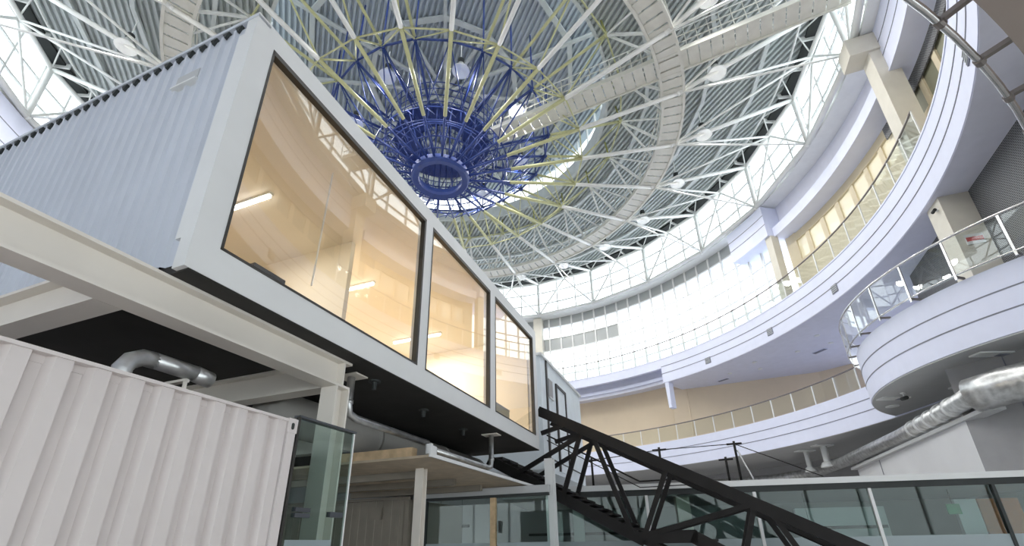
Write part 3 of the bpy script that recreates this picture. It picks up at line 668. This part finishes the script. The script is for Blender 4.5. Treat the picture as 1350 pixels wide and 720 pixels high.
# glass screen
gs = empty('glass_screen', LP(LX, 3.1, 0), -YAW); tag(gs, 'greenish glass screen at the end of the near container', 'glass screen')
obj('pane', MB().lbox(LX-0.006, LX+0.006, LY1+0.034, 3.44, 0.02, 2.64), 'greenglass', gs)
obj('top_rail', MB().lbox(LX-0.05, LX+0.012, LY1+0.02, 3.46, 2.645, 2.662), 'darkblue', gs)
obj('side_rail', MB().lbox(LX-0.012, LX+0.012, LY1+0.012, LY1+0.034, 0.02, 2.65), 'gasket', gs)
obj('edge_strip', MB().lbox(LX-0.008, LX+0.008, 3.43, 3.445, 0.02, 2.64), 'alu', gs)
obj('frosted_film', MB().lbox(LX+0.007, LX+0.010, LY1+0.06, 3.30, 0.02, 1.76), 'frost', gs)
for y, z, h in ((2.93, 1.93, 0.03), (2.93, 1.97, 0.03), (3.30, 1.95, 0.04)):
    obj('clamp', MB().lbox(LX-0.02, LX+0.02, y-0.06, y+0.09, z-h/2, z+h/2), 'darkblue', gs)

# ================================================================ DUCTS AND PIPES
dv = empty('ventilation_duct', LP(-3.4, 2.0, 2.6), -YAW); tag(dv, 'galvanised elbow duct rising from the near container roof', 'duct')
x_ = -3.4
obj('elbow', MB().path([LP(x_, 1.77, 2.60), LP(x_, 1.77, 2.80), LP(x_, 1.80, 2.86), LP(x_, 1.87, 2.905), LP(x_, 1.95, 2.91)], 0.058, 14), 'duct', dv, True)
obj('pipe', MB().tube(LP(x_, 1.94, 2.91), LP(x_, 2.26, 2.91), 0.058, 14), 'duct', dv, True)
obj('end_cap', MB().tube(LP(x_, 2.24, 2.91), LP(x_, 2.37, 2.895), 0.062, 14), 'duct', dv, True)
obj('bracket', MB().lbox(x_-0.01, x_+0.01, 2.18, 2.20, 2.60, 2.86), 'beam', dv); obj('bracket', MB().lbox(x_-0.2, x_+0.01, 2.17, 2.21, 2.83, 2.85), 'beam', dv)
dv = empty('air_duct', LP(-4.2, 7, 3.05), -YAW); tag(dv, 'large grey round duct running under the raised container', 'duct')
obj('pipe', MB().tube(LP(-4.35, 3.75, 3.12), LP(-4.35, 9.0, 3.12), 0.24, 20), 'dimduct', dv, True)
for y in (5.5, 7.5): obj('collar', MB().tube(LP(-4.35, y, 3.12), LP(-4.35, y+0.06, 3.12), 0.25, 20), 'dimduct', dv, True)
def drain(y0, y1, x, label, zt=3.43, zl=2.99):
    o = empty('drain_pipe', LP(x, y0, zl), -YAW); tag(o, label, 'pipe')
    obj('flange_plate', MB().lbox(x-0.14, x+0.14, y0-0.10, y0+0.10, zt-0.015, zt), 'beam', o)
    obj('pipe', MB().path([LP(x, y0, zt), LP(x, y0, zl+0.12), LP(x, y0+0.03 if y1 > y0 else y0-0.03, zl+0.03), LP(x, y0+(0.14 if y1 > y0 else -0.14), zl), LP(x, y1, zl)], 0.042, 12), 'duct', o, True)
    obj('collar', MB().path([LP(x, y0, zl+0.17), LP(x, y0, zl+0.13)], 0.05, 12), 'duct', o, True)
drain(3.95, 5.6, -3.42, 'galvanised drain pipe dropping near the steel post')
drain(7.35, 5.35, -3.25, 'galvanised drain pipe dropping near the stair head', 3.43, 2.86)
for i, (x, y) in enumerate(((-3.3, 4.2), (-3.45, 5.5), (-3.5, 6.8))):
    o = empty('sprinkler_stub', LP(x, y, 3.43)); tag(o, 'small dark stub under the raised container floor', 'stub', 'stubs under the container')
    obj('plate', MB().lathe([(0, 0), (0.07, 0), (0.07, -0.02), (0, -0.02)], LP(x, y, 3.436), 10), 'dark', o); obj('nozzle', MB().lathe([(0, 0), (0.03, 0), (0.025, -0.09), (0, -0.09)], LP(x, y, 3.42), 8), 'dark', o)
# plywood platform
pf = empty('plywood_platform', LP(-3.5, 6, 2.7), -YAW); tag(pf, 'plywood platform with loose timber under the raised container', 'platform')
obj('panel', MB().lbox(-6.6, -3.05, 5.08, 9.0, 2.70, 2.73), 'ply', pf); obj('edge_strip', MB().lbox(-3.07, -3.04, 5.07, 9.0, 2.70, 2.745), 'frame', pf)
for k in range(3): obj('joist', MB().lbox(-6.6, -3.75, 6.0+1.0*k, 6.08+1.0*k, 2.60, 2.70), 'tan', pf)
o = tag(obj('timber_board', MB().lbox(-4.5, -3.35, 5.12, 5.24, 2.732, 2.85), 'timber'), 'pine timber lying along the platform edge', 'timber')
o = tag(obj('metal_bracket', MB().lbox(-3.14, -3.06, 5.10, 5.14, 2.746, 2.87).lbox(-3.14, -3.12, 5.10, 5.34, 2.746, 2.87), 'frame'), 'white metal bracket at the corner of the plywood platform', 'bracket')
# dark container behind
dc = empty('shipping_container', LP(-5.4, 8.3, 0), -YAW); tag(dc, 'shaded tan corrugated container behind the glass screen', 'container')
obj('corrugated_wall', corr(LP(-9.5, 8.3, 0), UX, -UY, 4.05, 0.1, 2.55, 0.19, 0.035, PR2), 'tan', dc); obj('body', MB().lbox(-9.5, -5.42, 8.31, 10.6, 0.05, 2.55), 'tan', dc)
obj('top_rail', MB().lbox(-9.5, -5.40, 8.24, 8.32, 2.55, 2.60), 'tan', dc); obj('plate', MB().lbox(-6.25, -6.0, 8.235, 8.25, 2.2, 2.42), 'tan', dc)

# big round duct on the right
rd = empty('air_duct', (12.5, 15, 4.8)); tag(rd, 'large galvanised round duct with bright collars below the round balcony', 'duct')
dp = [Vector((14.6, 21.3, 4.85)), Vector((13.1, 16.1, 4.85)), Vector((11.15, 11.1, 4.85))]
obj('pipe', MB().path([Vector((10.5, 31.0, 4.9)), Vector((15.0, 27.8, 4.9)), Vector((15.5, 24.8, 4.88))]+dp, 0.24, 18), 'duct', rd, True)
for t in (0.25, 0.38, 0.51, 0.64, 0.77):
    P = dp[1].lerp(dp[2], t); d = (dp[2]-dp[1]).normalized(); obj('collar', MB().tube(P-d*0.06, P+d*0.06, 0.262, 18), 'lampwhite', rd, True)
d = (dp[2]-dp[1]).normalized()
obj('plenum', MB().path([dp[2]-d*0.1, dp[2]+Vector((0.25, -0.55, 0.05)), dp[2]+Vector((0.7, -1.2, 0.08)), dp[2]+Vector((1.4, -2.0, 0.1))], 0.42, 20), 'duct', rd, True)
obj('channel', MB().bar(dp[0]+Vector((0.25, -0.1, -0.36)), dp[2]+Vector((0.25, -0.1, -0.36)), 0.4, 0.10), 'greysoff', rd)
# white vent pipes over the glass offices
def ventpipe(P, h, r, label):
    o = empty('vent_pipe', P); tag(o, label, 'pipe')
    obj('pipe', MB().lathe([(r*0.7, 0.2), (r*0.7, h), (0, h)], P, 12), 'lampwhite', o, True)
    obj('hood', MB().lathe([(0, 0), (r*1.5, 0.0), (r*1.5, 0.06), (r*1.1, 0.22), (r*0.7, 0.26)], P, 12), 'lampwhite', o, True)
    obj('top_plate', MB().bar(P+Vector((-0.5, -0.05, h-0.03)), P+Vector((0.4, 0.05, h-0.03)), 0.4, 0.05), 'lampwhite', o)
ventpipe(Vector((14.65, 22.69, 4.78)), 1.02, 0.21, 'larger white vent pipe with flared foot hanging under the middle gallery')
ventpipe(Vector((14.6, 24.06, 4.75)), 1.05, 0.17, 'smaller white vent pipe hanging behind the larger one under the middle gallery')

# ================================================================ GROUND GLASS OFFICES
GA = Vector((-3.4, 10.69, 0)); GB = Vector((7.4, 12.92, 0))
def GP(t, z, off=0.0):     # along the right partition
    d = (GB-GA).normalized(); n = Vector((-d.y, d.x, 0)); q = GA+d*t+n*off; return LP(q.x, q.y, z)
GLn = (GB-GA).length
def gbox(t0, t1, o0, o1, z0, z1): return MB().hexa([GP(t0, z0, o0), GP(t1, z0, o0), GP(t1, z0, o1), GP(t0, z0, o1), GP(t0, z1, o0), GP(t1, z1, o0), GP(t1, z1, o1), GP(t0, z1, o1)])
go = empty('glass_partition', GP(5, 0)); tag(go, 'long greenish glass office front with light grey top beam on the right', 'partition')
obj('top_beam', gbox(0, GLn, -0.06, 0.12, 2.76, 2.88), 'frame', go); obj('head_rail', gbox(0, GLn, -0.03, 0.05, 2.64, 2.76), 'dark', go)
np_ = 5
for k in range(np_):
    t0 = GLn*k/np_; t1 = GLn*(k+1)/np_
    g = obj('pane', gbox(t0+0.02, t1-0.02, 0, 0.012, 0.05, 2.64), 'greenglass', go)
    obj('frosted_film', gbox(t0+0.02, t1-0.02, -0.006, -0.002, 0.05, 1.74), 'frost', g)
    if k: obj('mullion', gbox(t0-0.03, t0+0.03, -0.03, 0.05, 0, 2.64), 'frame' if k < 4 else 'dark', go)
obj('office_ceiling', gbox(-1, GLn, 0.12, 4.2, 2.66, 2.70), 'greysoff', go)
# left partition
gl2 = empty('glass_partition', LP(-4, 8.4, 0), -YAW); tag(gl2, 'glass office front with brown mullion under the raised container', 'partition')
obj('head_rail', MB().lbox(-5.35, -2.6, 8.36, 8.44, 2.50, 2.55), 'dark', gl2); obj('top_beam', MB().lbox(-5.35, -2.6, 8.38, 8.5, 2.55, 2.68), 'greysoff', gl2)
for x0, x1 in ((-5.05, -3.74), (-3.6, -2.62)):
    g = obj('pane', MB().lbox(x0, x1, 8.40, 8.41, 0.05, 2.5), 'greenglass', gl2); obj('frosted_film', MB().lbox(x0, x1, 8.392, 8.396, 0.05, 1.74), 'frost', g)
obj('mullion', MB().lbox(-3.72, -3.62, 8.36, 8.44, 0, 2.5), 'timber', gl2); obj('mullion', MB().lbox(-5.12, -5.06, 8.36, 8.44, 0, 2.5), 'dark', gl2); obj('mullion', MB().lbox(-5.35, -5.12, 8.38, 8.44, 0, 2.5), 'frame', gl2)
obj('door_handle', MB().lbox(-3.55, -3.52, 8.34, 8.38, 1.9, 2.1), 'dark', gl2)
q0 = GP(8.75, 2.27, 1.2)
o = empty('exit_sign', q0); tag(o, 'small green sign hanging inside the right glass office', 'sign')
obj('plate', gbox(8.62, 8.88, 1.19, 1.21, 2.15, 2.36), 'green', o); obj('hanger', MB().tube(GP(8.75, 2.36, 1.2), GP(8.75, 2.66, 1.2), 0.008, 6), 'dark', o)
# things in the offices
def slab(name, m, t0, t1, o0, o1, z0, z1, label, cat): return tag(obj(name, gbox(t0, t1, o0, o1, z0, z1), m), label, cat)
slab('wall_panel', 'whitewall', 6.2, 8.3, 3.0, 3.1, 0, 2.45, 'pale blue-white panel wall inside the right glass office', 'panel')
slab('wall_panel', 'whitewall', 9.3, 9.75, 2.0, 2.1, 0, 2.5, 'narrow white panel beside the orange door', 'panel')
slab('door_panel', 'orange', 9.78, 10.6, 2.0, 2.06, 0, 2.5, 'orange door panel seen through the right glass office', 'door')
slab('office_wall', 'greywall', -2, GLn+1, 4.2, 4.3, 0, 2.7, 'grey back wall of the glass offices', 'wall')
slab('office_column', 'column', 2.95, 3.25, 0.9, 1.2, 0, 2.66, 'cream column inside the glass office behind the stair', 'column')
slab('office_column', 'frame', 0.55, 0.8, 0.9, 1.15, 0, 2.66, 'pale grey column inside the glass office left of the stair landing', 'column')
def linear(P, Q, label):
    o = empty('linear_lamp', (P+Q)/2); tag(o, label, 'lamp')
    obj('bar', MB().bar(P, Q, 0.07, 0.06), 'dark', o)
    for t in (0.2, 0.8): obj('wire', MB().tube(P.lerp(Q, t), P.lerp(Q, t)+UZ*0.75, 0.004, 5), 'dark', o)
linear(GP(5.3, 1.93, 0.9), GP(7.2, 1.93, 0.9), 'black linear pendant lamp in the right glass office')
linear(LP(-6.2, 10.6, 2.12), LP(-5.25, 10.6, 2.12), 'black linear pendant lamp behind the left glass office front')
linear(GP(-0.6, 1.92, 1.5), GP(1.9, 1.92, 1.5), 'black linear pendant lamp in the office behind the stair')
o = empty('potted_plant', GP(8.6, 0, -1.4)); tag(o, 'green leafy plant tip at the bottom right corner', 'plant')
P0 = GP(8.62, 0, -1.4); obj('pot', MB().lathe([(0, 0), (0.16, 0), (0.2, 0.4), (0.18, 0.4), (0, 0.36)], P0, 14), 'pot', o)
obj('stem', MB().tube(P0+UZ*0.35, P0+UZ*1.4, 0.02, 6), 'plant', o)
for k in range(12):
    a = k*2.4; d = Vector((math.cos(a), math.sin(a), 0)); s = Vector((-d.y, d.x, 0))*0.035; b0 = P0+UZ*(0.9+0.04*k); ln = 0.32
    q = MB(); L_ = [b0, b0+d*0.1*1.2+UZ*0.16, b0+d*0.22+UZ*0.26, b0+d*ln+UZ*0.22]
    q.add([L_[0]-s*0.4, L_[0]+s*0.4, L_[1]-s, L_[1]+s, L_[2]-s*0.8, L_[2]+s*0.8, L_[3]], [(0, 1, 3, 2), (2, 3, 5, 4), (4, 5, 6)]); obj('leaf', q, 'plant', o)

# ================================================================ STAIRCASE
YN, YF = 9.36, 10.36
st = empty('steel_staircase', LP(0, YN, 0), -YAW); tag(st, 'black steel truss staircase climbing to the raised container', 'staircase')
def TZ(x): return 4.27-0.538*(x+2.99)      # middle of the top chord
def BZ(x): return 3.30-0.54*(x+4.07)       # middle of the lower stringer
XL = -1.2
ZL = BZ(XL)+0.12
for Y in (YN, YF):
    def P(x, z): return LP(x, Y, z)
    obj('top_chord', MB().bar(P(-3.05, TZ(-3.05)), P(4.6, TZ(4.6)), 0.08, 0.20), 'black', st)
    obj('stringer', MB().bar(P(-4.2, BZ(-4.2)), P(XL+0.05, BZ(XL+0.05)), 0.05, 0.20), 'black', st)
    obj('stringer', MB().bar(P(XL, ZL-0.1), P(-0.25, ZL-0.1), 0.05, 0.18), 'black', st)
    obj('stringer', MB().bar(P(-0.35, ZL-0.08), P(3.3, ZL-0.08-0.58*3.65), 0.05, 0.22), 'black', st)
    obj('stringer', MB().bar(P(XL, BZ(XL)), P(XL+2.6, BZ(XL+2.6)), 0.05, 0.12), 'black', st)
    T1, T2, T3 = -2.05, -0.60, 0.72
    for (xa, za), (xb, zb) in (((-3.55, BZ(-3.55)+0.02), (T1, TZ(T1))), ((-3.0, 3.82), (-2.35, TZ(-2.45))), ((T1-0.1, TZ(T1-0.1)), (-2.62, BZ(-2.62))), ((T1+0.1, TZ(T1+0.1)), (XL-0.15, BZ(XL-0.15))),
                               ((T2, TZ(T2)), (XL+0.02, BZ(XL))), ((XL+0.1, ZL-0.05), (T3, TZ(T3))), ((T3, TZ(T3)), (0.25, ZL-0.9)), ((T3+0.15, TZ(T3)), (1.75, ZL-1.4))):
        obj('diagonal', MB().bar(P(xa, za), P(xb, zb), 0.07, 0.085), 'black', st)
for k in range(17):
    x = -4.05+0.17*k
    if x > XL-0.1: break
    obj('tread', MB().lbox(x-0.14, x+0.16, YN+0.03, YF-0.03, BZ(x)+0.085, BZ(x)+0.125), 'black', st)
obj('landing', MB().lbox(XL, -0.28, YN, YF, ZL-0.02, ZL+0.02), 'black', st)
for k in range(10):
    x = -0.12+0.27*k; z = ZL-0.156*(k+1); obj('tread', MB().lbox(x-0.16, x+0.18, YN, YF, z-0.02, z+0.02), 'black', st)
hr = [LP(-3.2, YF+0.02, 4.0), LP(-1.25, YF+0.02, 2.86), LP(-0.35, YF+0.02, 2.86), LP(2.6, YF+0.02, 1.25)]
obj('handrail', MB().path(hr, 0.018, 6), 'black', st, True); obj('handrail', MB().path([p-UZ*0.12 for p in hr], 0.010, 6), 'black', st, True)
# cable posts on the office roof
def cpost(x, y, z0, z1, label):
    o = empty('cable_post', LP(x, y, z0)); tag(o, label, 'post')
    obj('pole', MB().tube(LP(x, y, z0), LP(x, y, z1), 0.028, 8), 'black', o, True); obj('cross_arm', MB().tube(LP(x-0.16, y, z1-0.06), LP(x+0.16, y, z1-0.06), 0.022, 6), 'black', o, True)
    obj('base', MB().lathe([(0, 0), (0.08, 0), (0.08, 0.04), (0, 0.04)], LP(x, y, z0), 10), 'black', o)
cpost(0.76, 12.0, 2.88, 3.80, 'tall black cable post standing on the office roof')
cpost(0.55, 12.6, 2.88, 3.55, 'short black cable post behind the tall one on the office roof')
cpost(-0.90, 12.0, 2.88, 3.80, 'black cable post peeking over the stair chord')
cpost(-2.6, 12.2, 2.88, 3.70, 'black cable post seen between the stair diagonals')
tag(obj('guard_cable', MB().path([LP(-2.6, 12.2, 3.64), LP(-0.9, 12, 3.74), LP(0.76, 12, 3.74), LP(2.4, 12.3, 2.95)], 0.010, 6), 'black'), 'black cable strung between the cable posts', 'cable')
tag(obj('prop_rod', MB().tube(LP(0.8, 12, 3.6), LP(1.05, 12.2, 2.9), 0.018, 6), 'steel'), 'pale rod leaning on the tall black cable post', 'rod')

# ================================================================ SMALL FITTINGS
for a, nm in ((0.2, 'vent on the upper gallery edge right of centre'), (15.1, 'vent on the upper gallery edge near the column'), (29.8, 'vent on the upper gallery edge farthest left'), (-38.0, 'vent on the upper gallery edge at the upper right')):
    o = empty('vent_grille', PP(16.1, a, 10.95)); tag(o, 'small grey square '+nm, 'vent')
    obj('frame', MB().arc(rectprof(16.09, 16.13, 10.78, 11.12), a-0.62, a+0.62, 2), 'groove', o)
    for k in range(4): obj('slat', MB().arc(rectprof(16.075, 16.09, 10.82+0.08*k, 10.84+0.08*k), a-0.55, a+0.55, 2), 'purlin', o)
def downlight(P, label, group, r=0.16):
    o = empty('downlight', P); tag(o, label, 'lamp', group)
    obj('trim_ring', MB().lathe([(0, -0.03), (r*0.75, -0.03), (r, -0.02), (r, 0.01), (0, 0.01)], P, 14), 'lampwhite', o, True)
for x, y in ((13.0, 15.9), (12.55, 12.6), (13.4, 13.8)):
    downlight(Vector((x, y, 5.855)), 'round white ceiling lamp under the bulging balcony', 'balcony ceiling lamps', 0.2)
for r_, a in ((17.6, 24), (17.9, 30), (18.5, 18), (17.8, 12), (19.2, 14), (18.8, 26), (17.6, 6)):
    downlight(PP(r_, a, 10.495), 'small round ceiling lamp under the upper gallery', 'gallery ceiling lamps', 0.12)
for r_, a in ((18.6, 33), (19.6, 17)):
    o = empty('air_diffuser', PP(r_, a, 10.49)); tag(o, 'dark slot diffuser in the upper gallery ceiling' + (' nearer the fin' if a > 20 else ' nearer the round balcony'), 'vent')
    obj('slot', MB().bar(PP(r_, a-1.0, 10.485), PP(r_, a+1.0, 10.485), 0.2, 0.03), 'groove', o); obj('frame', MB().bar(PP(r_, a-1.1, 10.495), PP(r_, a+1.1, 10.495), 0.28, 0.02), 'lav', o)
o = empty('security_camera', Vector((12.15, 14.3, 5.86))); tag(o, 'small dark security camera under the bulging balcony', 'camera')
obj('mount', MB().lathe([(0, 0), (0.07, 0), (0.07, -0.04), (0.02, -0.05), (0.02, -0.16), (0, -0.16)], Vector((12.15, 14.3, 5.86)), 10), 'lampwhite', o); obj('body', MB().tube(Vector((12.1, 14.15, 5.66)), Vector((12.2, 14.45, 5.70)), 0.06, 10), 'dark', o, True)
for x, y in ((11.9, 11.0), (12.3, 14.9)):
    o = empty('light_panel', Vector((x, y, 5.85))); tag(o, 'flat white panel lamp under the balcony ' + ('above the thick duct end' if y < 12 else 'beside the duct collars'), 'lamp')
    obj('panel', MB().wbox(x-0.45, x+0.45, y-0.16, y+0.16, 5.825, 5.86), 'lampwhite', o); obj('vent', MB().wbox(x+0.1, x+0.35, y-0.08, y+0.08, 5.81, 5.826), 'groove', o)
